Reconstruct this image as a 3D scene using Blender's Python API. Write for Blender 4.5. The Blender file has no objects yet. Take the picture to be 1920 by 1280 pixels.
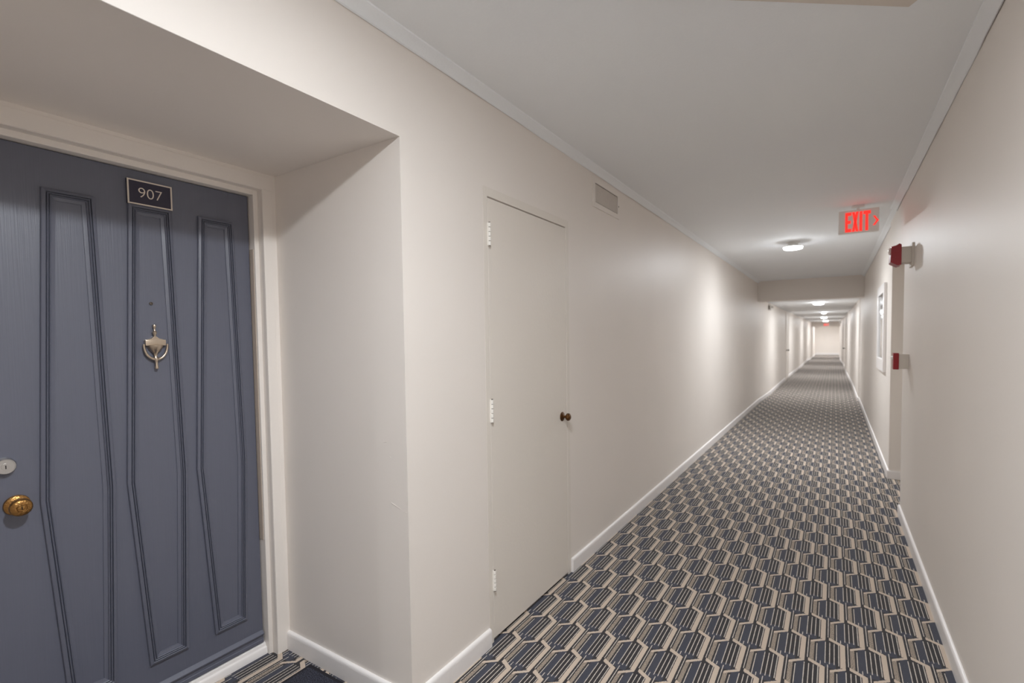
import bpy, bmesh, math, random
from mathutils import Matrix, Vector
random.seed(7)
scene = bpy.context.scene
COL = scene.collection
PI = math.pi

# ------------------------------------------------------------------ camera, world, exposure
CAM_Z = 1.401
cd = bpy.data.cameras.new('camera'); cam = bpy.data.objects.new('camera', cd); COL.objects.link(cam)
cd.sensor_width = 36.0; cd.lens = 914.06 / 1920 * 36.0
cd.shift_x = (960 - 991.01) / 1920; cd.shift_y = (672.28 - 640) / 1920
cd.clip_start = 0.02; cd.clip_end = 200
_R = Vector((0.8476, 0.5304, -0.0125)); _F = Vector((-0.5304, 0.8467, -0.0424))
_R.normalize(); _F.normalize(); _U = _R.cross(_F); _U.normalize(); _R = _F.cross(_U)
cam.matrix_world = Matrix(((_R.x, _U.x, -_F.x, 0), (_R.y, _U.y, -_F.y, 0), (_R.z, _U.z, -_F.z, CAM_Z), (0, 0, 0, 1)))
cd.dof.use_dof = True; cd.dof.focus_distance = 1.9; cd.dof.aperture_fstop = 2.4
scene.camera = cam
w = bpy.data.worlds.new('world'); scene.world = w; w.use_nodes = True
w.node_tree.nodes['Background'].inputs[0].default_value = (0.9, 0.92, 1, 1)
w.node_tree.nodes['Background'].inputs[1].default_value = 0.05
vs = scene.view_settings
vs.view_transform = 'Standard'; vs.look = 'None'; vs.gamma = 1.0; vs.use_curve_mapping = False
vs.exposure = 0.64
scene.cycles.use_denoising = True
scene.cycles.max_bounces = 8; scene.cycles.diffuse_bounces = 6
LAMP_POWER = 36.0        # watts of each ceiling lamp
LAMP_SMOOTH = 2.8
LAMP_COL = (0.914, 0.958, 1.0)

# ------------------------------------------------------------------ key dimensions (metres; camera stands at x=0, y=0)
XL, XR, XJ = -1.3155, 0.4468, 0.464      # corridor wall faces
XD = -2.0925                             # back wall of the door alcove
XP = -2.165                              # face of the unit door
YA0, YA1 = 0.19, 1.2558                  # alcove sides
ZH = 2.122                               # alcove ceiling
ZC = 2.478                               # corridor ceiling
YS, ZS, ZF = 10.84, 2.08, 2.135          # beam, its underside, the lower ceiling beyond
YB, YE = -7.5, 38.9                      # ends of the corridor
YR0, YR1, ZR = 4.66, 5.8, 2.05           # recess in the right wall

# ------------------------------------------------------------------ materials
def newmat(name):
    m = bpy.data.materials.new(name); m.use_nodes = True
    nt = m.node_tree; return m, nt, nt.nodes['Principled BSDF']
def srgb(r, g, b):
    f = lambda c: (c/255/12.92) if c/255 <= .04045 else ((c/255+.055)/1.055)**2.4
    return (f(r), f(g), f(b), 1)
def paint(name, col, rough=.5, bump=.02, scale=60, wav=0.0, var=.03, metal=0.0, spec=.5, bdist=.01):
    m, nt, p = newmat(name)
    p.inputs['Roughness'].default_value = rough; p.inputs['Metallic'].default_value = metal
    p.inputs['Specular IOR Level'].default_value = spec
    tc = nt.nodes.new('ShaderNodeTexCoord')
    n = nt.nodes.new('ShaderNodeTexNoise'); n.inputs['Scale'].default_value = scale; n.inputs['Detail'].default_value = 1
    nt.links.new(tc.outputs['Object'], n.inputs['Vector'])
    n2 = nt.nodes.new('ShaderNodeTexNoise'); n2.inputs['Scale'].default_value = 1.7; n2.inputs['Detail'].default_value = 1
    nt.links.new(tc.outputs['Object'], n2.inputs['Vector'])
    mx = nt.nodes.new('ShaderNodeMix'); mx.data_type = 'RGBA'
    mx.inputs[6].default_value = tuple(c*(1-var) for c in col[:3]) + (1,)
    mx.inputs[7].default_value = tuple(min(1, c*(1+var)) for c in col[:3]) + (1,)
    nt.links.new(n2.outputs['Fac'], mx.inputs[0]); nt.links.new(mx.outputs[2], p.inputs['Base Color'])
    b = nt.nodes.new('ShaderNodeBump'); b.inputs['Strength'].default_value = bump; b.inputs['Distance'].default_value = bdist
    nt.links.new(n.outputs['Fac'], b.inputs['Height']); last = b
    if wav:
        b2 = nt.nodes.new('ShaderNodeBump'); b2.inputs['Strength'].default_value = wav; b2.inputs['Distance'].default_value = .05
        n3 = nt.nodes.new('ShaderNodeTexNoise'); n3.inputs['Scale'].default_value = 3.0; n3.inputs['Detail'].default_value = 1
        nt.links.new(tc.outputs['Object'], n3.inputs['Vector'])
        nt.links.new(n3.outputs['Fac'], b2.inputs['Height']); nt.links.new(b.outputs['Normal'], b2.inputs['Normal']); last = b2
    nt.links.new(last.outputs['Normal'], p.inputs['Normal'])
    return m
def emit(name, col, strength):
    m, nt, p = newmat(name)
    p.inputs['Base Color'].default_value = tuple(col[:3]) + (1,)
    p.inputs['Emission Color'].default_value = tuple(col[:3]) + (1,); p.inputs['Emission Strength'].default_value = strength
    return m
WALL = paint('cream_wall_paint', srgb(240, 233, 226), .5, .022, 70, .045)
CEIL = paint('ceiling_paint', srgb(247, 250, 254), .8, .10, 120)
TRIM = paint('white_trim_paint', srgb(244, 240, 238), .35, .06, 50)
FRAME = paint('cream_frame_paint', srgb(240, 233, 226), .38, .05, 60)
CLOSET = paint('closet_door_paint', srgb(234, 227, 218), .45, .06, 70, .02)
HINGE = paint('painted_hinge', srgb(246, 242, 235), .4, .35, 200)
GRIME = paint('hinge_grime', srgb(120, 110, 100), .7, .3, 200)
DARK = paint('dark_gap', srgb(30, 26, 22), .9)
NICKEL = paint('satin_nickel', srgb(205, 190, 172), .28, .05, 300, metal=1.0)
STEEL = paint('brushed_steel', srgb(200, 198, 196), .33, .05, 300, metal=1.0)
BRASS = paint('worn_brass', srgb(178, 134, 80), .33, .25, 160, var=.25, metal=1.0)
OLDBRASS = paint('antique_brass', srgb(112, 78, 48), .36, .5, 220, var=.4, metal=1.0)
PLAQUE = paint('plaque_blue', srgb(48, 44, 62), .45)
SILVER = paint('plaque_silver', srgb(226, 214, 200), .4)
PLASTIC = paint('white_plastic', srgb(232, 230, 226), .4, .0)
BOXGREY = paint('beige_back_box', srgb(214, 205, 194), .5)
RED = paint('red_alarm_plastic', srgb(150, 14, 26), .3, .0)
LENSM = paint('clear_strobe_lens', srgb(225, 205, 200), .15, .0)
VENTG = paint('dusty_grille_metal', srgb(206, 198, 190), .7, .6, 60, var=.2)
VENTB = paint('dark_duct', srgb(92, 84, 76), .9, .4, 40, var=.4)
STRIP = paint('tan_weather_strip', srgb(192, 178, 164), .7)
BULK = paint('taupe_box_paint', srgb(222, 213, 203), .6)
SIGNW = paint('sign_housing', srgb(248, 246, 242), .5, .0)
LETTER = emit('lit_red_letter', (1.0, 0.035, 0.025), .58)
HANDLE = paint('handle_metal', srgb(120, 112, 104), .35, .0, metal=1.0)
m, nt, p = newmat('dark_cabinet_glass'); p.inputs['Base Color'].default_value = srgb(150, 150, 148)
p.inputs['Metallic'].default_value = .85; p.inputs['Roughness'].default_value = .07
_n = nt.nodes.new('ShaderNodeTexNoise'); _n.inputs['Scale'].default_value = 6
_b = nt.nodes.new('ShaderNodeBump'); _b.inputs['Strength'].default_value = .02
nt.links.new(_n.outputs['Fac'], _b.inputs['Height']); nt.links.new(_b.outputs['Normal'], p.inputs['Normal'])
GLASS = m

# navy door paint with vertical brush marks
m, nt, p = newmat('navy_door_paint'); NAVY = m
p.inputs['Roughness'].default_value = .40; p.inputs['Specular IOR Level'].default_value = .75
tc = nt.nodes.new('ShaderNodeTexCoord'); mp = nt.nodes.new('ShaderNodeMapping'); mp.inputs['Scale'].default_value = (60, 260, 4)
nt.links.new(tc.outputs['Object'], mp.inputs['Vector'])
n = nt.nodes.new('ShaderNodeTexNoise'); n.inputs['Scale'].default_value = 1.0; n.inputs['Detail'].default_value = 3
nt.links.new(mp.outputs['Vector'], n.inputs['Vector'])
b = nt.nodes.new('ShaderNodeBump'); b.inputs['Strength'].default_value = .12; b.inputs['Distance'].default_value = .004
nt.links.new(n.outputs['Fac'], b.inputs['Height']); nt.links.new(b.outputs['Normal'], p.inputs['Normal'])
mx = nt.nodes.new('ShaderNodeMix'); mx.data_type = 'RGBA'
mx.inputs[6].default_value = srgb(93, 96, 110); mx.inputs[7].default_value = srgb(99, 102, 117)
nt.links.new(n.outputs['Fac'], mx.inputs[0]); nt.links.new(mx.outputs[2], p.inputs['Base Color'])

# ---- woven carpet: interlocking hexagons, stripes and tan hooks (flat woven colour)
class Ex:
    nt = None
    def __init__(s, sock): s.s = sock
def _m(op, *a):
    nd = Ex.nt.nodes.new('ShaderNodeMath'); nd.operation = op
    for i, v in enumerate(a):
        if isinstance(v, Ex): Ex.nt.links.new(v.s, nd.inputs[i])
        else: nd.inputs[i].default_value = v
    return Ex(nd.outputs[0])
def add(a, b): return _m('ADD', a, b)
def sub(a, b): return _m('SUBTRACT', a, b)
def mul(a, b): return _m('MULTIPLY', a, b)
def mxm(a, b): return _m('MAXIMUM', a, b)
def band(v, lo, hi): return _m('COMPARE', v, (lo+hi)/2, (hi-lo)/2)
def rect(u, v, u0, u1, v0, v1): return mul(band(u, u0, u1), band(v, v0, v1))
def carpet():
    m, nt, p = newmat('hexagon_carpet'); Ex.nt = nt
    tc = nt.nodes.new('ShaderNodeTexCoord')
    sep = nt.nodes.new('ShaderNodeSeparateXYZ'); nt.links.new(tc.outputs['Object'], sep.inputs[0])
    nz = nt.nodes.new('ShaderNodeTexNoise'); nz.inputs['Scale'].default_value = 330; nz.inputs['Detail'].default_value = 1
    nt.links.new(tc.outputs['Object'], nz.inputs['Vector'])
    nzc = nt.nodes.new('ShaderNodeSeparateColor'); nt.links.new(nz.outputs['Color'], nzc.inputs[0])
    x = add(Ex(sep.outputs[0]), mul(sub(Ex(nzc.outputs[0]), .5), .0045))
    y = add(Ex(sep.outputs[1]), mul(sub(Ex(nzc.outputs[1]), .5), .009))
    y = sub(y, mul(x, .078))
    tan = stip = line = navy = None
    mm = lambda a, b: b if a is None else mxm(a, b)
    for k in (0, 1):
        u = _m('FLOORED_MODULO', sub(x, -.2245 + k*.0752), .1504)
        v = sub(_m('FLOORED_MODULO', add(sub(y, 2.3621 + k*.2), .12), .4), .12)
        tan = mm(tan, rect(u, v, .1135, .1330, .008, .186))
        d1 = add(v, mul(sub(u, .078), .65))
        tan = mm(tan, mul(band(d1, .202, .224), band(u, .071, .1330)))
        d2 = sub(v, mul(sub(u, .133), .74))
        tan = mm(tan, mul(band(d2, -.001, .016), band(u, .076, .1330)))
        stip = mm(stip, rect(u, v, 0, .0165, 0, .166))
        um = _m('FLOORED_MODULO', sub(u, .0497), .0168)                 # evenly spaced pinstripes
        stripe = band(um, .0066, .0100)
        line = mm(line, mul(stripe, mxm(rect(u, v, .050, .1165, .018, .187), rect(u, v, .028, .056, .002, .027))))
        for (c, a, bb) in ((.0257, .01, .16), (.143, .03, .21)):
            line = mm(line, rect(u, v, c-.0017, c+.0017, a, bb))
        navy = mm(navy, rect(u, v, .029, .0565, -.002, .205))
        navy = mm(navy, rect(u, v, .0565, .098, -.012, .03))
    def mix(fac, a, bcol):
        nd = nt.nodes.new('ShaderNodeMix'); nd.data_type = 'RGBA'
        nt.links.new(fac.s, nd.inputs[0])
        for i, c in ((6, a), (7, bcol)):
            if isinstance(c, tuple): nd.inputs[i].default_value = c
            else: nt.links.new(c, nd.inputs[i])
        return nd.outputs[2]
    TAN = srgb(206, 189, 172); LINE = srgb(206, 198, 188); NV = srgb(69, 71, 82); BG = srgb(56, 53, 55)
    wn = nt.nodes.new('ShaderNodeTexNoise'); wn.inputs['Scale'].default_value = 420; wn.inputs['Detail'].default_value = 0
    nt.links.new(tc.outputs['Object'], wn.inputs['Vector'])
    spk = _m('GREATER_THAN', Ex(wn.outputs['Fac']), .47)
    c = mix(navy, BG, NV)
    c = mix(line, c, LINE)
    c = mix(stip, c, mix(spk, srgb(70, 64, 64), srgb(190, 174, 156)))
    c = mix(tan, c, TAN)
    pile = nt.nodes.new('ShaderNodeTexNoise'); pile.inputs['Scale'].default_value = 520; pile.inputs['Detail'].default_value = 1
    nt.links.new(tc.outputs['Object'], pile.inputs['Vector'])
    hs = nt.nodes.new('ShaderNodeHueSaturation'); nt.links.new(c, hs.inputs['Color'])
    nt.links.new(add(mul(Ex(pile.outputs['Fac']), .9), .55).s, hs.inputs['Value'])
    nt.links.new(hs.outputs[0], p.inputs['Base Color'])
    b = nt.nodes.new('ShaderNodeBump'); b.inputs['Strength'].default_value = .45; b.inputs['Distance'].default_value = .003
    nt.links.new(pile.outputs['Fac'], b.inputs['Height']); nt.links.new(b.outputs['Normal'], p.inputs['Normal'])
    p.inputs['Roughness'].default_value = .95; p.inputs['Specular IOR Level'].default_value = .1
    p.inputs['Sheen Weight'].default_value = .15
    return m
CARPET = carpet()
def matfibre():
    m, nt, p = newmat('navy_mat_fibre')
    tc = nt.nodes.new('ShaderNodeTexCoord')
    n = nt.nodes.new('ShaderNodeTexNoise'); n.inputs['Scale'].default_value = 300; n.inputs['Detail'].default_value = 1
    nt.links.new(tc.outputs['Object'], n.inputs['Vector'])
    r = nt.nodes.new('ShaderNodeValToRGB'); r.color_ramp.elements[0].position = .45; r.color_ramp.elements[1].position = .74
    r.color_ramp.elements[0].color = srgb(20, 20, 28); r.color_ramp.elements[1].color = srgb(92, 95, 114)
    nt.links.new(n.outputs['Fac'], r.inputs[0]); nt.links.new(r.outputs[0], p.inputs['Base Color'])
    b = nt.nodes.new('ShaderNodeBump'); b.inputs['Strength'].default_value = .5; b.inputs['Distance'].default_value = .004
    nt.links.new(n.outputs['Fac'], b.inputs['Height']); nt.links.new(b.outputs['Normal'], p.inputs['Normal'])
    p.inputs['Roughness'].default_value = .95
    return m
MATF = matfibre()
MATB = paint('mat_binding', srgb(26, 25, 33), .8)

# ------------------------------------------------------------------ mesh helpers
class MB:
    def __init__(s): s.v = []; s.f = []
    def addm(s, v, f):
        o = len(s.v); s.v += [tuple(a) for a in v]; s.f += [tuple(i+o for i in q) for q in f]; return s
    def box(s, x0, x1, y0, y1, z0, z1, bev=0.0):
        x0, x1 = sorted((x0, x1)); y0, y1 = sorted((y0, y1)); z0, z1 = sorted((z0, z1))
        if bev <= 0:
            v = [(x, y, z) for x in (x0, x1) for y in (y0, y1) for z in (z0, z1)]
            return s.addm(v, [(0, 1, 3, 2), (4, 6, 7, 5), (0, 4, 5, 1), (2, 3, 7, 6), (0, 2, 6, 4), (1, 5, 7, 3)])
        bm = bmesh.new(); bmesh.ops.create_cube(bm, size=1)
        for q in bm.verts: q.co = Vector(((x0+x1)/2+q.co.x*(x1-x0), (y0+y1)/2+q.co.y*(y1-y0), (z0+z1)/2+q.co.z*(z1-z0)))
        bmesh.ops.bevel(bm, geom=bm.edges[:], offset=bev, segments=2, profile=.6, affect='EDGES')
        bm.verts.index_update()
        s.addm([q.co[:] for q in bm.verts], [[q.index for q in f.verts] for f in bm.faces]); bm.free(); return s
    def prism(s, pts, a0, a1, axis):
        """polygon pts in the plane across `axis` (x: (y,z), y: (x,z), z: (x,y)), swept from a0 to a1"""
        n = len(pts)
        mk = {'x': lambda q, a: (a, q[0], q[1]), 'y': lambda q, a: (q[0], a, q[1]), 'z': lambda q, a: (q[0], q[1], a)}[axis]
        v = [mk(q, a0) for q in pts] + [mk(q, a1) for q in pts]
        f = [tuple(range(n)), tuple(range(2*n-1, n-1, -1))] + [(i, (i+1) % n, n+(i+1) % n, n+i) for i in range(n)]
        return s.addm(v, f)
    def lathe(s, prof, c, axis='z', seg=32):
        """prof: (distance along axis, radius)"""
        n = len(prof); v = []
        for a, r in prof:
            for k in range(seg):
                t = 2*PI*k/seg; q = (r*math.cos(t), r*math.sin(t))
                v.append({'z': (c[0]+q[0], c[1]+q[1], c[2]+a), 'x': (c[0]+a, c[1]+q[0], c[2]+q[1]), 'y': (c[0]+q[0], c[1]+a, c[2]+q[1])}[axis])
        f = [(i*seg+k, i*seg+(k+1) % seg, (i+1)*seg+(k+1) % seg, (i+1)*seg+k) for i in range(n-1) for k in range(seg)]
        f += [tuple(range(seg)), tuple(range(n*seg-1, (n-1)*seg-1, -1))]
        return s.addm(v, f)
    def tube(s, path, rad, seg=12):
        n = len(path); v = []
        path = [Vector(q) for q in path]
        for i, q in enumerate(path):
            t = (path[min(i+1, n-1)]-path[max(i-1, 0)]).normalized()
            a = t.cross(Vector((1, 0, 0)));  a = a if a.length > .1 else t.cross(Vector((0, 0, 1)))
            a.normalize(); b = t.cross(a); r = rad[i] if isinstance(rad, (list, tuple)) else rad
            for k in range(seg):
                g = 2*PI*k/seg; v.append((q+a*r*math.cos(g)+b*r*math.sin(g))[:])
        f = [(i*seg+k, i*seg+(k+1) % seg, (i+1)*seg+(k+1) % seg, (i+1)*seg+k) for i in range(n-1) for k in range(seg)]
        f += [tuple(range(seg)), tuple(range(n*seg-1, (n-1)*seg-1, -1))]
        return s.addm(v, f)
    def build(s, name, mat, parent=None, smooth=False, label=None):
        me = bpy.data.meshes.new(name); me.from_pydata(s.v, [], s.f)
        bm = bmesh.new(); bm.from_mesh(me); bmesh.ops.recalc_face_normals(bm, faces=bm.faces[:]); bm.to_mesh(me); bm.free()
        me.materials.append(mat)
        if smooth:
            for q in me.polygons: q.use_smooth = True
            me.set_sharp_from_angle(angle=math.radians(35))
        o = bpy.data.objects.new(name, me); COL.objects.link(o)
        if parent is not None:
            o.parent = parent; o.matrix_parent_inverse = parent.matrix_basis.inverted()
        if label: o['label'] = label
        return o
def tag(o, label, cat, group=None, kind=None):
    o['label'] = label; o['category'] = cat
    if group: o['group'] = group
    if kind: o['kind'] = kind
    return o
def thing(name, loc, label, cat, group=None, kind=None):
    o = bpy.data.objects.new(name, None); COL.objects.link(o); o.location = loc; o.empty_display_size = .05
    return tag(o, label, cat, group, kind)
ST = 'structure'

# ------------------------------------------------------------------ the shell
tag(MB().box(-2.6, 1.4, YB-.2, YE+.2, -.12, 0).build('floor', CARPET), 'navy and tan hexagon patterned carpet covering the corridor floor', 'carpet', kind=ST)
# ceiling: high bay, then lower bay past the beam
tag(MB().box(-1.7, 1.3, YB, YS, ZC, ZC+.25).build('ceiling', CEIL), 'flat grey-white ceiling of the near corridor bay', 'ceiling', kind=ST)
tag(MB().box(-1.7, 1.3, YS+.3, YE, ZF, ZF+.25).build('ceiling', CEIL), 'lower white ceiling of the far corridor beyond the beam', 'ceiling', kind=ST)
tag(MB().box(-1.6, 1.0, YS, YS+.3, ZS, ZC+.2).build('trim_1', WALL), 'taupe beam crossing the corridor where the ceiling drops', 'beam', kind=ST)
tag(MB().box(-1.6, 1.0, 33.4, 33.7, 1.86, ZF+.2).build('trim_2', WALL), 'far beam crossing near the end wall behind the red sign', 'beam', kind=ST)

# closet opening
CK0, CK1, CKT = 1.767, 2.516, 2.034
wl = MB()
wl.box(-2.6, XL, YB, YA0, 0, ZC+.2)
wl.box(-2.6, XL, YA0, YA1, ZH, ZC+.2)                                   # header over the alcove
wl.box(-2.45, XD, YA0, .256, 0, ZH); wl.box(-2.45, XD, 1.196, YA1, 0, ZH); wl.box(-2.45, XD, .256, 1.196, 2.052, ZH)
wl.box(-2.6, -2.3, YA0, YA1, 0, ZH)
wl.box(-2.6, XL, YA1, CK0, 0, ZC+.2); wl.box(-2.6, XL, CK0, CK1, CKT, ZC+.2); wl.box(-2.6, -1.6, CK0, CK1, 0, CKT)
wl.box(-2.6, XL, CK1, YS+.15, 0, ZC+.2)
LEFT = [(YS+.15, XL), (12.6, -1.266), (18.4, -1.266), (20.0, -1.24), (24.0, -1.185), (30.4, -1.185), (31.2, -1.115), (YE, -1.075)]
RIGHT = [(YR1, XJ), (12.2, XJ), (12.25, .442), (16.0, .44), (20.6, .384), (26.0, .39), (30.4, .305), (YE, .31)]
def xat(pl, y):
    for (y0, x0), (y1, x1) in zip(pl, pl[1:]):
        if y0 <= y <= y1: return x0+(x1-x0)*(y-y0)/(y1-y0)
wl.prism([(-2.6, LEFT[0][0])]+[(x, y) for y, x in LEFT]+[(-2.6, YE)], 0, ZF+.2, 'z')
wall_l = tag(wl.build('wall_left', WALL), 'cream plaster left wall with the door alcove and closet opening', 'wall', kind=ST)
def flake(x, z, L, wd, ang):
    c, sn = math.cos(ang), math.sin(ang); yb = YA1
    P = lambda u, v, d: (x+u*c-v*sn, yb-d, z+u*sn+v*c)
    v = [P(0, 0, -.001), P(L, -wd, -.001), P(L, wd, -.001), P(0, .001, .0008), P(L*.9, wd*.6, .0014), P(L, -wd, .0004)]
    o = MB().addm(v, [(0, 1, 2), (0, 3, 5, 1), (3, 4, 5), (0, 2, 4, 3), (1, 5, 4, 2)]).build('paint_flake', WALL, wall_l)
for a in ((-1.352, .772, -.055, .003, -.30), (-1.440, 1.012, .022, .0016, .28), (-1.420, .965, .022, .0016, -.20), (-1.340, .764, .020, .0015, .02)): flake(*a)
wr = MB()
wr.box(XR, 1.3, YB, YR0, 0, ZC+.2)
wr.box(XR, 1.3, YR0, YR1, ZR, ZC+.2); wr.box(.82, 1.3, YR0, YR1, 0, ZR)
wr.box(XJ, 1.3, YR1, 12.0, 0, ZC+.2)
wr.prism([(1.3, 12.0), (XJ, 12.0)]+[(x, y) for y, x in RIGHT[1:]]+[(1.3, YE)], 0, ZF+.2, 'z')
tag(wr.build('wall_right', WALL), 'cream plaster right wall with a doorway recess past the alarms', 'wall', kind=ST)
tag(MB().box(-1.7, 1.3, YE, YE+.2, 0, ZF+.2).build('wall_end', WALL), 'pale wall closing the far end of the corridor', 'wall', kind=ST)
tag(MB().box(-2.6, 1.3, YB-.2, YB, 0, ZC+.2).build('wall_back', WALL), 'cream wall closing the corridor behind the viewpoint', 'wall', kind=ST)

# ---- baseboards (rounded top edge)
def board(parent, axis, c, out, a0, a1, h=.082, t=.015):
    pr = [(0, 0), (t, 0), (t, h*.80), (t*.93, h*.90), (t*.72, h*.965), (t*.4, h), (0, h)]
    pts = [(c+out*u, z) for u, z in pr]
    MB().prism(pts, a0, a1, 'y' if axis == 'y' else 'x').build('board', TRIM, parent, True)
def board_line(parent, pl, out, y0, y1, h=.082, t=.015):
    pr = [(0, 0), (t, 0), (t, h*.80), (t*.93, h*.90), (t*.72, h*.965), (t*.4, h), (0, h)]; k = len(pr)
    ys = [y0]+[y for y, _ in pl if y0 < y < y1]+[y1]
    v = [(xat(pl, y)+out*(u-.002), y, z) for y in ys for u, z in pr]
    f = [(i*k+j, i*k+(j+1) % k, (i+1)*k+(j+1) % k, (i+1)*k+j) for i in range(len(ys)-1) for j in range(k)]
    f += [tuple(range(k)), tuple(range(len(v)-1, len(v)-k-1, -1))]
    MB().addm(v, f).build('board', TRIM, parent, True)
bl = thing('baseboard_left', (XL, 2.5, 0), 'white rounded baseboard pieces along the left wall and alcove', 'baseboard', kind=ST)
board(bl, 'y', XL, 1, YA1-.015, 1.735); board(bl, 'x', YA1, -1, XD, XL)
board(bl, 'y', XL, 1, 2.552, YS+.15)
board_line(bl, LEFT, 1, YS+.15, 16.94); board_line(bl, LEFT, 1, 18.06, YE)
board(bl, 'y', XL, 1, YB, YA0+.015); board(bl, 'x', YA0, 1, XD, XL)
br = thing('baseboard_right', (XR, 2.5, 0), 'white rounded baseboard pieces along the right wall', 'baseboard', kind=ST)
board(br, 'y', XR, -1, YB, YR0); board(br, 'x', YR1, -1, XJ-.0125, .82)
board_line(br, RIGHT, -1, YR1, 21.94); board_line(br, RIGHT, -1, 23.06, YE)
be = thing('baseboard_end', (-.4, YE, 0), 'white baseboard along the far end wall', 'baseboard', kind=ST)
board(be, 'x', YE, -1, -1.07, .31, .14)

# ---- crown moulding: the lower edge pulls away from the plaster here and there
def crown(name, x, out, y0, y1, label):
    rnd = random.Random(3 if out > 0 else 8)
    m = MB(); ys = []; yy = y0
    while yy < y1: ys.append(yy); yy += rnd.uniform(.10, .32)
    ys.append(y1); n = 0; rows = []
    for yy in ys:
        g = max(0.0, rnd.uniform(-.003, .0035)); dz = rnd.uniform(-.0015, .0015)
        pr = [(g, ZC), (g, 2.4475+dz), (g+.005, 2.4445+dz), (.011, 2.447+dz), (.013, 2.451), (.034, 2.466), (.046, 2.473), (.0475, ZC)]
        rows.append([(x+out*u, yy, z) for u, z in pr])
    k = len(rows[0]); v = [q for r in rows for q in r]
    f = [(i*k+j, i*k+(j+1) % k, (i+1)*k+(j+1) % k, (i+1)*k+j) for i in range(len(rows)-1) for j in range(k)]
    f += [tuple(range(k)), tuple(range(len(v)-1, len(v)-k-1, -1))]
    m.addm(v, f); tag(m.build(name, CEIL, None, True), label, 'crown moulding', kind=ST)
crown('trim_3', XL, 1, YB, YS, 'slim white crown moulding along the left wall')
crown('trim_4', XR, -1, YB, YR0+.6, 'slim white crown moulding along the near right wall')
crown('trim_5', XJ, -1, YR0+.6, YS, 'slim white crown moulding along the right wall past the recess')

# ------------------------------------------------------------------ unit door 907
DY0, DY1, DZ0, DZ1 = .279, 1.1730, .052, 2.0285
fr = thing('trim_6', (XD, 1.19, 0), 'cream stepped wooden frame around the navy door', 'door frame', kind=ST)
for nm, a in (('jamb', (XP-.055, -2.128, 1.1775, 1.1965, 0, 2.0535)), ('jamb', (XP-.055, -2.128, .2555, .2745, 0, 2.0535)), ('head', (XP-.055, -2.128, .2745, 1.1775, 2.031, 2.0535))):
    MB().box(*a, bev=.0025).build(nm, FRAME, fr)
for nm, a in (('casing', (-2.13, XD+.003, 1.1965, YA1-.018, 0, 2.0535)), ('casing', (-2.13, XD+.003, YA0+.018, .2555, 0, 2.0535)), ('casing', (-2.13, XD+.003, YA0+.018, YA1-.018, 2.0535, 2.1085))):
    MB().box(*a, bev=.002).build(nm, FRAME, fr)
th = MB().prism([(-2.225, 0), (-2.225, .048), (-2.163, .048), (-2.154, .044), (-2.152, .034), (-2.147, .031), (-2.144, .026), (-2.143, 0)], .2745, 1.1775, 'y').build('trim_7', TRIM, None, True)
tag(th, 'white painted sill under the navy door', 'threshold', kind=ST)

MB().box(XP-.002, -2.139, 1.1750, 1.1780, .52, 1.80).build('weather_strip', STRIP, fr)
d1 = thing('door_1', (XP, .73, 0), 'navy panelled apartment door numbered 907 in the alcove', 'door', kind=ST)
MB().box(XP-.045, XP, DY0, DY1, DZ0, DZ1, bev=.0015).build('slab', NAVY, d1)
def offset_poly(pts, d):
    n = len(pts); out = []
    for i in range(n):
        p0, p1, p2 = Vector(pts[i-1]), Vector(pts[i]), Vector(pts[(i+1) % n])
        e1 = (p1-p0).normalized(); e2 = (p2-p1).normalized()
        n1 = Vector((-e1.y, e1.x)); n2 = Vector((-e2.y, e2.x))
        b = (n1+n2); b.normalize(); out.append(p1+b*(d/max(.2, b.dot(n1))))
    return out
def moulding(dy):
    hexp = [(.519+dy, .1885), (.648+dy, .1885), (.672+dy, .893), (.651+dy, 1.905), (.516+dy, 1.905), (.475+dy, .893)]   # (y,z) counter-clockwise
    prof = [(0, -.001), (.0004, .0048), (.002, .0062), (.0095, .0082), (.0112, .0074), (.0120, .0034), (.0136, .0032), (.0142, .0070), (.0162, .0082), (.0182, .0070), (.0188, .0036), (.0202, .0034), (.0208, .0066), (.0226, .0076), (.0246, .0064), (.0256, .0036), (.0310, .0026), (.0362, .0018), (.0366, -.001)]
    rows = [[(XP+h*1.6, q.x, q.y) for q in offset_poly(hexp, d)] for d, h in prof]
    v = [q for r in rows for q in r]; k = 6
    f = [(i*k+j, i*k+(j+1) % k, (i+1)*k+(j+1) % k, (i+1)*k+j) for i in range(len(rows)-1) for j in range(k)]
    return MB().addm(v, f).build('panel_moulding', NAVY, d1)
for i in range(3): moulding(i*.2282)
MB().prism([(XP-.001, .052), (XP+.008, .0525), (XP+.008, .066), (XP+.0055, .068), (XP+.0055, .086), (XP+.0125, .088), (XP+.0135, .093), (XP+.010, .098), (XP-.001, .107)], DY0+.003, DY1-.002, 'y').build('door_sweep', NAVY, d1, True)

def text_mesh(txt, size, name, mat, parent, origin, along, up, nrm, depth, align='CENTER', stretch=1.0):
    cu = bpy.data.curves.new(name, 'FONT'); cu.body = txt; cu.size = size; cu.align_x = align; cu.align_y = 'CENTER'; cu.extrude = depth
    cu.offset = -.0007
    to = bpy.data.objects.new(name, cu); COL.objects.link(to)
    dg = bpy.context.evaluated_depsgraph_get(); me = bpy.data.meshes.new_from_object(to.evaluated_get(dg))
    bpy.data.objects.remove(to)
    A, U_, N = Vector(along), Vector(up), Vector(nrm); O = Vector(origin)
    for q in me.vertices: q.co = O + A*q.co.x*stretch + U_*q.co.y + N*q.co.z
    me.materials.clear(); me.materials.append(mat)
    o = bpy.data.objects.new(name, me); COL.objects.link(o); o.parent = parent; o.matrix_parent_inverse = parent.matrix_world.inverted()
    return o
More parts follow.
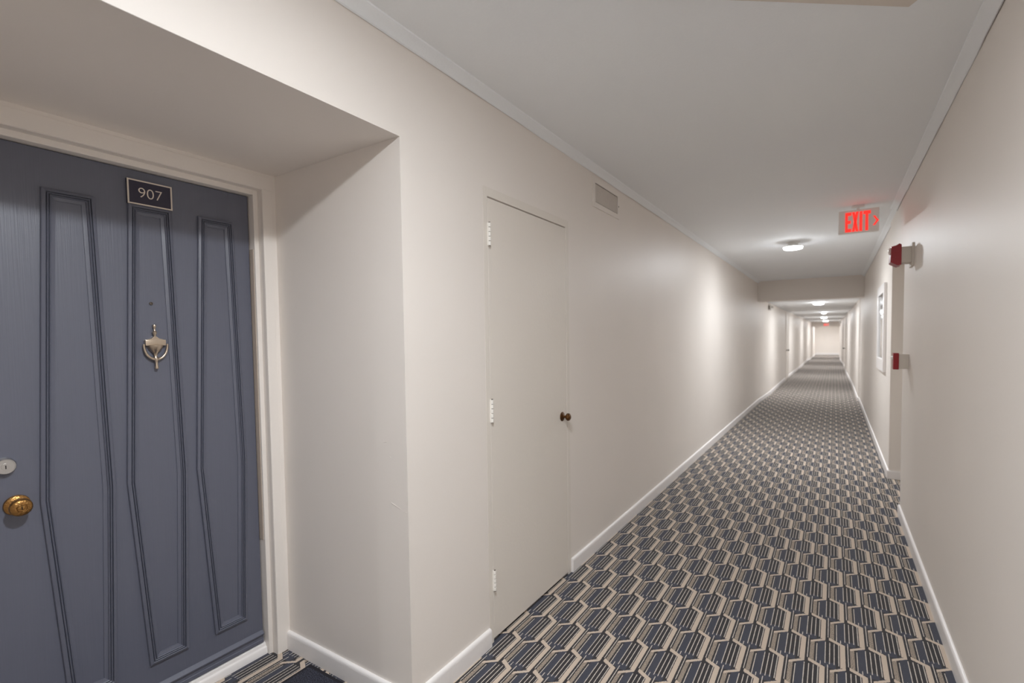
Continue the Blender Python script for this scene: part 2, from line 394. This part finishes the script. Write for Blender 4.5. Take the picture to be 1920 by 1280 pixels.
# number plate
PY0, PY1, PZ0, PZ1 = .7425, .8825, 1.9045, 1.9935
npl = MB().box(XP-.0005, XP+.0105, PY0, PY1, PZ0, PZ1, bev=.001).build('number_plate', PLAQUE, d1, label='dark plaque reading 907 with a thin silver border')
fm = MB(); t_ = .0048; e_ = XP+.0115
for a in ((PY0, PY1, PZ0, PZ0+t_), (PY0, PY1, PZ1-t_, PZ1), (PY0, PY0+t_, PZ0+t_, PZ1-t_), (PY1-t_, PY1, PZ0+t_, PZ1-t_)):
    fm.box(XP+.009, e_, *a)
def subpart(mb, name, mat, par, smooth=False, label=None):
    o = mb.build(name, mat, None, smooth, label); o.parent = par
    inv = (par.parent.matrix_basis @ par.matrix_parent_inverse @ par.matrix_basis) if par.parent else par.matrix_basis
    o.matrix_parent_inverse = inv.inverted(); return o
subpart(fm, 'border', SILVER, npl)
bpy.context.view_layer.update()
for i, ch in enumerate('907'):
    text_mesh(ch, .0525, 'digit', SILVER, npl, (XP+.0105, .8125+(i-1)*.0262, 1.9475), (0, 1, 0), (0, 0, 1), (1, 0, 0), .0008)
# peephole, knob, deadbolt
MB().lathe([(-.001, .006), (.0025, .006), (.0035, .0052), (.0035, .0036), (.001, .003)], (XP, .803, 1.547), 'x', 24).build('peephole', HANDLE, d1, True)
KY, KZ = .4235, .899
kn = MB().lathe([(-.001, .031), (.003, .0315), (.008, .030), (.011, .026), (.013, .016), (.020, .0125), (.028, .0135), (.033, .0200), (.038, .0250), (.044, .0270), (.050, .0262), (.055, .0225), (.0575, .017), (.0575, .0125), (.0565, .0115), (.0580, .0112), (.0585, .0100), (.0575, .0085), (.0580, .004)], (XP, KY, KZ), 'x', 40).build('door_knob', BRASS, d1, True, 'worn brass door knob with a key slot')
subpart(MB().box(XP+.0575, XP+.0588, KY-.0011, KY+.0011, KZ-.005, KZ+.004), 'key_slot', DARK, kn)
BY, BZ = .4010, 1.027
db = MB().lathe([(-.001, .0265), (.010, .0260), (.018, .0235), (.0195, .0222), (.0195, .0205), (.0185, .0200), (.0185, .0098), (.0195, .0095), (.0195, .004)], (XP, BY, BZ), 'x', 40).build('deadbolt', STEEL, d1, True, 'round steel deadbolt lock with a key slot')
subpart(MB().box(XP+.0192, XP+.0203, BY-.0012, BY+.0012, BZ-.007, BZ+.004), 'key_slot', DARK, db)
# knocker: urn, cross plate, hanging ring
CY = .8075; KX = XP+.007
kk = MB().box(XP-.001, XP+.016, CY-.0325, CY+.0325, 1.3900, 1.4120, bev=.0018)
kk.prism([(CY-.031, 1.411), (CY+.031, 1.411), (CY+.012, 1.4165), (CY+.004, 1.424), (CY-.004, 1.424), (CY-.012, 1.4165)], XP-.001, XP+.013, 'x')
knk = kk.build('door_knocker', NICKEL, d1, True, 'satin nickel urn door knocker with hanging ring')
subpart(MB().lathe([(1.418, .0035), (1.424, .0038), (1.430, .0050), (1.436, .0070), (1.440, .0078), (1.443, .0060), (1.447, .0034), (1.455, .0034), (1.459, .0052), (1.464, .0060), (1.468, .0048), (1.4705, .001)], (KX, CY, 0), 'z', 24), 'finial', NICKEL, knk, True)
subpart(MB().lathe([(1.392, .0245), (1.386, .0240), (1.378, .0205), (1.369, .0140), (1.362, .0080), (1.356, .0055), (1.350, .0052), (1.345, .0075), (1.341, .0090), (1.337, .0060)], (KX, CY, 0), 'z', 28), 'urn', NICKEL, knk, True)
path = []; 
for k in range(25):
    t = PI*(k/24); path.append((KX+.006, CY-.0375*math.cos(t), 1.396-.058*math.sin(t)**.9))
subpart(MB().tube(path, [.0034+.0016*math.sin(PI*k/24) for k in range(25)], 12), 'ring', NICKEL, knk, True)
subpart(MB().lathe([(1.343, .0070), (1.338, .0078), (1.333, .0055), (1.326, .0045), (1.316, .0048), (1.309, .0062), (1.304, .0058), (1.3015, .002)], (KX+.006, CY, 0), 'z', 24), 'striker', NICKEL, knk, True)

# door mat in the alcove
mt = thing('door_mat', (-1.65, .85, 0), 'dark navy door mat on the carpet before the navy door', 'door mat')
def mat_poly(inset, z0, z1, name, mt_mat):
    MB().box(-1.90+inset, -1.42-inset, .48+inset, 1.228-inset, z0, z1, bev=.003).build(name, mt_mat, mt)
mat_poly(0, 0, .0075, 'binding', MATB); mat_poly(.016, .001, .0100, 'pile', MATF)

# ------------------------------------------------------------------ closet door
cf = thing('trim_8', (XL, 2.1, 0), 'flat cream frame around the closet door', 'door frame', kind=ST)
MB().box(XL-.06, XL+.0006, 1.738, 1.7685, 0, 2.0745).build('jamb', CLOSET, cf)
MB().box(XL-.06, XL+.0016, 2.5155, 2.549, 0, 2.0745, bev=.0015).build('jamb', CLOSET, cf)
MB().box(XL-.06, XL+.0016, 1.767, 2.5155, 2.0345, 2.0745, bev=.0015).build('head', CLOSET, cf)
d2 = thing('door_2', (XL, 2.14, 0), 'plain cream closet door flush with the left wall', 'door', kind=ST)
MB().box(XL-.04, XL+.001, 1.7705, 2.5125, .016, 2.0275, bev=.0012).build('slab', CLOSET, d2)
for z0, z1 in ((1.815, 1.917), (1.020, 1.125), (.242, .338)):
    n = 5; L = (z1-z0)/n
    leaf = MB().box(XL, XL+.0065, 1.766, 1.7775, z0, z1, bev=.001).build('hinge', HINGE, d2, label='paint-covered butt hinge')
    for i in range(n):
        a = z0+i*L+.0012; b_ = z0+(i+1)*L-.0012
        subpart(MB().lathe([(a, .0058), (a+.001, .0066), (b_-.001, .0066), (b_, .0058)], (XL+.0085, 1.7715, 0), 'z', 16), 'knuckle', HINGE if i % 2 == 0 else HINGE, leaf, True)
    subpart(MB().lathe([(z0-.003, .0044), (z1+.003, .0044)], (XL+.0085, 1.7715, 0), 'z', 12), 'pin', GRIME, leaf, True)
QY, QZ = 2.4545, .949
ck = MB().lathe([(-.001, .0265), (.002, .0270), (.004, .0250), (.006, .0190), (.009, .0150), (.012, .0085), (.020, .0070), (.025, .0085), (.028, .0150), (.033, .0200), (.039, .0218), (.045, .0205), (.050, .0160), (.053, .0100), (.0540, .003)], (XL, QY, QZ), 'x', 36).build('knob', OLDBRASS, d2, True, 'antique brass closet knob on a round rosette')

# ------------------------------------------------------------------ air return grille
vt = thing('air_vent', (XL, 3.11, 2.235), 'beige framed return air grille on the left wall beneath the ceiling', 'air vent')
VY0, VY1, VZ0, VZ1 = 2.888, 3.338, 2.237, 2.432
OY0, OY1, OZ0, OZ1 = 2.924, 3.306, 2.270, 2.392
fm = MB()
for a in ((VY0, VY1, VZ0, OZ0), (VY0, VY1, OZ1, VZ1), (VY0, OY0, OZ0, OZ1), (OY1, VY1, OZ0, OZ1)): fm.box(XL, XL+.006, *a)
fm.build('frame', FRAME, vt)
MB().box(XL, XL+.001, OY0, OY1, OZ0, OZ1).build('backing', VENTB, vt)
for i in range(13):
    yy = OY0+.016+i*(OY1-OY0-.032)/12
    MB().prism([(XL+.001, yy-.012), (XL+.0022, yy-.0125), (XL+.0052, yy+.010), (XL+.004, yy+.0115)], OZ0+.004, OZ1-.005, 'z').build('slat', VENTG, vt)
MB().lathe([(0, .005), (.0015, .005), (.003, .0025)], (XL+.006, 3.322, 2.325), 'x', 16).build('screw', GRIME, vt, True)

# ------------------------------------------------------------------ ceiling lamps
LENS = emit('lit_lamp_diffuser', (1.0, 0.985, 0.97), 9.0)
LENS.cycles.emission_sampling = 'NONE'     # the disc lights below each lens carry its light
LAMPS = 'ceiling lamps along the corridor'
def lamp_light(name, loc, power, parent, radius):
    ld = bpy.data.lights.new(name, 'AREA'); ld.shape = 'DISK'; ld.size = 2*radius; ld.energy = power; ld.color = LAMP_COL
    ld.use_nodes = True; nt = ld.node_tree; em = next(q for q in nt.nodes if q.type == 'EMISSION')
    fo = nt.nodes.new('ShaderNodeLightFalloff'); fo.inputs['Strength'].default_value = 1.0; fo.inputs['Smooth'].default_value = LAMP_SMOOTH
    nt.links.new(fo.outputs['Quadratic'], em.inputs['Strength'])
    lo = bpy.data.objects.new(name, ld); COL.objects.link(lo); lo.parent = parent
    lo.location = Vector(loc)-parent.location
    pd = bpy.data.lights.new('lamp_glow', 'POINT'); pd.energy = power*.05; pd.color = LAMP_COL; pd.shadow_soft_size = .03
    po = bpy.data.objects.new('lamp_glow', pd); COL.objects.link(po); po.parent = parent
    po.location = Vector(loc)-parent.location-Vector((0, 0, .04))
    return lo
def disc_lamp(x, y, label, power=LAMP_POWER, k=1.0):
    """k: how far the fixture hangs (1 = on its full neck)"""
    t = thing('ceiling_lamp', (x, y, ZC), label, 'ceiling lamp', LAMPS)
    n = .040*k
    MB().lathe([(0, .075), (-.006, .075), (-.010, .068), (-.011, .01)], (x, y, ZC), 'z', 40).build('canopy', PLASTIC, t, True)
    MB().lathe([(-.008, .052), (-.008-n, .050), (-.012-n, .044)], (x, y, ZC), 'z', 32).build('neck', PLASTIC, t, True)
    z = -.006-n
    MB().lathe([(z, .06), (z-.003, .104), (z-.007, .108), (z-.015, .108), (z-.017, .100)], (x, y, ZC), 'z', 48).build('housing', PLASTIC, t, True)
    z -= .016
    MB().lathe([(z, .099), (z-.014, .0985), (z-.020, .094), (z-.024, .083), (z-.0255, .05), (z-.026, .002)], (x, y, ZC), 'z', 48).build('diffuser', LENS, t, True)
    lamp_light('lamp_bulb', (x, y, ZC+z-.029), power, t, .07)
def drum_lamp(x, y, r, label, power=LAMP_POWER):
    t = thing('ceiling_lamp', (x, y, ZF), label, 'ceiling lamp', LAMPS)
    MB().lathe([(0, r*.8), (-.008, r*.8), (-.012, r*.7)], (x, y, ZF), 'z', 32).build('canopy', PLASTIC, t, True)
    MB().lathe([(-.008, r*.72), (-.012, r*.95), (-.022, r), (-.040, r*.96), (-.050, r*.78), (-.055, r*.4), (-.056, .002)], (x, y, ZF), 'z', 36).build('diffuser', LENS, t, True)
    lamp_light('lamp_bulb', (x, y, ZF-.060), power, t, .07)
disc_lamp(-.43, -5.4, 'disc lamp on a short neck behind the viewpoint')
disc_lamp(-.46, .56, 'disc lamp close to the ceiling overhead beside the alcove', k=.1)
disc_lamp(-.415, 6.48, 'disc lamp on a short neck left of the red exit sign')
drum_lamp(-.306, 13.07, .11, 'round lit lamp just beyond the taupe beam, nearest of the far lamps')
drum_lamp(-.286, 18.8, .065, 'small round lit lamp, second beyond the taupe beam')
drum_lamp(-.369, 24.4, .11, 'round lit lamp, third beyond the taupe beam')
drum_lamp(-.386, 30.5, .125, 'round lit lamp farthest along the corridor, above the distant red sign')
drum_lamp(-.39, 36.4, .13, 'round lamp hidden behind the far beam, lighting the end wall', LAMP_POWER*1.4)

# ------------------------------------------------------------------ exit sign
EY = 4.97; EX0, EX1, EZ0, EZ1 = .022, .305, 2.250, 2.441
ex = thing('exit_sign', (.16, EY+.02, ZC), 'white exit sign with lit red letters hung from the ceiling by the right wall', 'exit sign')
MB().box(EX0, EX1, EY, EY+.045, EZ0, EZ1, bev=.004).build('housing', SIGNW, ex)
MB().box(.115, .205, EY+.005, EY+.04, 2.462, ZC, bev=.004).build('canopy', SIGNW, ex)
MB().lathe([(2.436, .012), (2.455, .012)], (.16, EY+.022, 0), 'z', 16).build('stem', SIGNW, ex, True)
def letter(polys):
    m = MB()
    for q in polys: m.prism(q, EY-.0035, EY+.001, 'y')
    m.build('letter', LETTER, ex)
lx, lz, W, H, S = .070, 2.2605, .040, .162, .0155
R4 = lambda x0, x1, z0, z1: [(x0, z0), (x1, z0), (x1, z1), (x0, z1)]
letter([R4(lx, lx+.018, lz, lz+H), R4(lx+.018, lx+.043, lz, lz+.026), R4(lx+.018, lx+.039, lz+.068, lz+.094), R4(lx+.018, lx+.043, lz+H-.026, lz+H)])
x0 = lx+.048
letter([[(x0, lz), (x0+.018, lz), (x0+.045, lz+H), (x0+.027, lz+H)], [(x0+.027, lz), (x0+.045, lz), (x0+.018, lz+H), (x0, lz+H)]])
x0 = lx+.100
letter([R4(x0, x0+.019, lz, lz+H)])
x0 = lx+.126
letter([R4(x0+.015, x0+.034, lz, lz+H-.026), R4(x0, x0+.050, lz+H-.026, lz+H)])
c0 = .262; zc = 2.334
MBc = MB().prism([(c0, zc+.040), (c0+.014, zc+.040), (c0+.039, zc), (c0+.025, zc)], EY-.0035, EY+.001, 'y').prism([(c0, zc-.036), (c0+.014, zc-.036), (c0+.039, zc+.002), (c0+.025, zc+.002)], EY-.0035, EY+.001, 'y')
MBc.build('arrow', LETTER, ex, label='lit red chevron pointing right')
# distant red exit sign
e2 = thing('exit_sign', (-.36, 33.2, ZF), 'distant small exit sign glowing red under the farthest lamp', 'exit sign')
MB().box(-.53, -.21, 33.2, 33.25, 1.86, 2.05, bev=.004).build('housing', SIGNW, e2)
MB().box(-.40, -.34, 33.21, 33.24, 2.04, ZF, bev=.004).build('stem', SIGNW, e2)
for i, polys in enumerate(([R4(0, .02, 0, .13), R4(.02, .05, 0, .022), R4(.02, .045, .055, .077), R4(.02, .05, .108, .13)], [[(0, 0), (.02, 0), (.05, .13), (.03, .13)], [(.03, 0), (.05, 0), (.02, .13), (0, .13)]], [R4(.015, .035, 0, .13)], [R4(.015, .035, 0, .108), R4(0, .05, .108, .13)])):
    mb = MB()
    for q in polys: mb.prism([(-.505+i*.068+a, 1.89+b) for a, b in q], 33.196, 33.201, 'y')
    mb.build('letter', LETTER, e2)

# ------------------------------------------------------------------ fire alarm devices on the right wall
sb = thing('fire_alarm_strobe', (XR, 4.2, 1.85), 'red fire alarm horn strobe on a beige box high on the right wall', 'fire alarm')
MB().box(XR-.012, XR, 4.135, 4.285, 1.852, 2.006, bev=.002).build('mounting_plate', BOXGREY, sb)
MB().box(.378, XR-.012, 4.150, 4.27, 1.878, 1.984, bev=.002).build('back_box', BOXGREY, sb)
hb = MB().prism([(.380, 1.866), (.380, 2.000), (.368, 2.008), (.350, 1.996), (.324, 1.990), (.320, 1.886), (.338, 1.874), (.362, 1.860)], 4.145, 4.275, 'y').build('horn_body', RED, sb)
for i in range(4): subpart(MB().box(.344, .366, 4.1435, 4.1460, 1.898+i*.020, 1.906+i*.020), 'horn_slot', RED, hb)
MB().lathe([(.004, .026), (-.004, .025), (-.010, .019), (-.0125, .009), (-.013, .002)], (.3225, 4.180, 1.962), 'x', 24).build('strobe_lens', LENSM, sb, True, 'clear strobe lens')
ps = thing('pull_station', (XR, 4.34, 1.15), 'red manual fire alarm pull station on the right wall beneath the strobe', 'pull station')
MB().box(.391, XR, 4.300, 4.385, 1.150, 1.254, bev=.002).build('back_box', BOXGREY, ps)
pb = MB().box(.358, .391, 4.295, 4.390, 1.146, 1.262, bev=.003).build('body', RED, ps)
subpart(MB().prism([(.358, 1.215), (.350, 1.217), (.348, 1.232), (.358, 1.240)], 4.312, 4.373, 'y'), 'pull_handle', PLASTIC, pb)

# ------------------------------------------------------------------ glass cabinet on right wall
gc = thing('wall_cabinet', (XJ, 6.75, 1.0), 'white framed glass-fronted cabinet on the right wall past the recess', 'wall cabinet')
GY0, GY1, GZ0, GZ1, GX = 6.28, 7.20, .995, 1.935, XJ-.028
for a in ((GY0, GY1, GZ0, GZ0+.13), (GY0, GY1, GZ1-.10, GZ1)): MB().box(GX, XJ, *a, bev=.004).build('rail', TRIM, gc)
for a in ((GY0, GY0+.12, GZ0+.13, GZ1-.10), (GY1-.10, GY1, GZ0+.13, GZ1-.10)): MB().box(GX, XJ, *a, bev=.004).build('stile', TRIM, gc)
MB().box(XJ-.014, XJ-.002, GY0+.12, GY1-.10, GZ0+.13, GZ1-.10).build('pane', GLASS, gc)

# ------------------------------------------------------------------ recess doorway
rf = thing('trim_9', (.78, 5.2, 0), 'cream frame of the stair door inside the right recess', 'door frame', kind=ST)
for a in ((.74, .82, YR0, YR0+.05, 0, ZR), (.74, .82, YR1-.065, YR1-.015, 0, ZR), (.74, .82, YR0+.05, YR1-.065, ZR-.05, ZR)):
    MB().box(*a, bev=.003).build('jamb', FRAME, rf)
d3 = thing('door_3', (.79, 5.2, 0), 'cream stair door set back in the right wall recess', 'door', kind=ST)
MB().box(.775, .815, YR0+.053, YR1-.068, .012, ZR-.053, bev=.002).build('slab', CLOSET, d3)
MB().lathe([(0, .026), (-.008, .025), (-.012, .011), (-.04, .010), (-.046, .024), (-.06, .026), (-.068, .016), (-.069, .002)], (.775, YR0+.13, .95), 'x', 28).build('knob', STEEL, d3, True)

# ------------------------------------------------------------------ box on the ceiling at the top of the view
cb = thing('ceiling_box', (.05, 1.75, ZC), 'taupe rectangular box fixed askew to the ceiling near the viewpoint', 'ceiling box')
ZB = 2.456; sc_ = (ZB-CAM_Z)/(2.47-CAM_Z)
A_ = Vector((.195*sc_, 2.065*sc_)); e1 = Vector((-.807, -.590)).normalized(); e2v = Vector((.62, -.785)).normalized()
def boxpoly(i0): return [(A_+e1*a+e2v*b)[:] for a, b in ((i0, i0), (.95-i0, i0), (.95-i0, .30-i0), (i0, .30-i0))]
MB().prism(boxpoly(0), ZB, ZC, 'z').build('body', BULK, cb)
MB().prism(boxpoly(.04), ZB-.002, ZB+.002, 'z').build('cover', BULK, cb)

# ------------------------------------------------------------------ far doors and small devices
def far_door(name, x, out, y0, y1, knob_y, label, hz=.92):
    d = thing(name, (x, (y0+y1)/2, 0), label, 'door', kind=ST)
    MB().box(x-.02*out, x+.012*out, y0, y1, .01, 2.03, bev=.002).build('slab', CLOSET, d)
    for a in ((y0-.06, y0, 0, 2.09), (y1, y1+.06, 0, 2.09), (y0, y1, 2.03, 2.09)):
        MB().box(x-.02*out, x+.02*out, *a, bev=.003).build('casing', FRAME, d)
    s = out
    MB().lathe([(0, .03), (.008*s, .028), (.014*s, .012), (.045*s, .011), (.052*s, .026), (.068*s, .028), (.078*s, .016), (.079*s, .002)], (x+.012*out, knob_y, hz), 'x', 24).build('knob', HANDLE, d, True)
far_door('door_4', -1.266, 1, 17.0, 18.0, 17.2, 'distant cream door with a knob on the left wall')
far_door('door_5', .386, -1, 22.0, 23.0, 22.2, 'distant cream door with a knob on the right wall', .86)
def device(name, x, out, y, z, label):
    d = thing(name, (x, y, z), label, 'emergency light')
    MB().box(x, x+.05*out, y-.11, y+.11, z-.055, z+.055, bev=.008).build('body', PLASTIC, d)
    for s in (-1, 1):
        MB().lathe([(0, .02), (.03*out, .03), (.045*out, .03), (.046*out, .02)], (x+.05*out, y+s*.06, z+.01), 'x', 20).build('lamp_head', PLASTIC, d, True)
    MB().box(x+.006*out, x+.022*out, y-.1125, y-.108, z-.045, z+.035).build('side_grille', HANDLE, d)
device('emergency_light', -1.268, 1, 12.45, 2.03, 'small white emergency light on the left wall just past the beam')
device('emergency_light', .309, -1, 30.4, 2.02, 'tiny white emergency light far down the right wall')
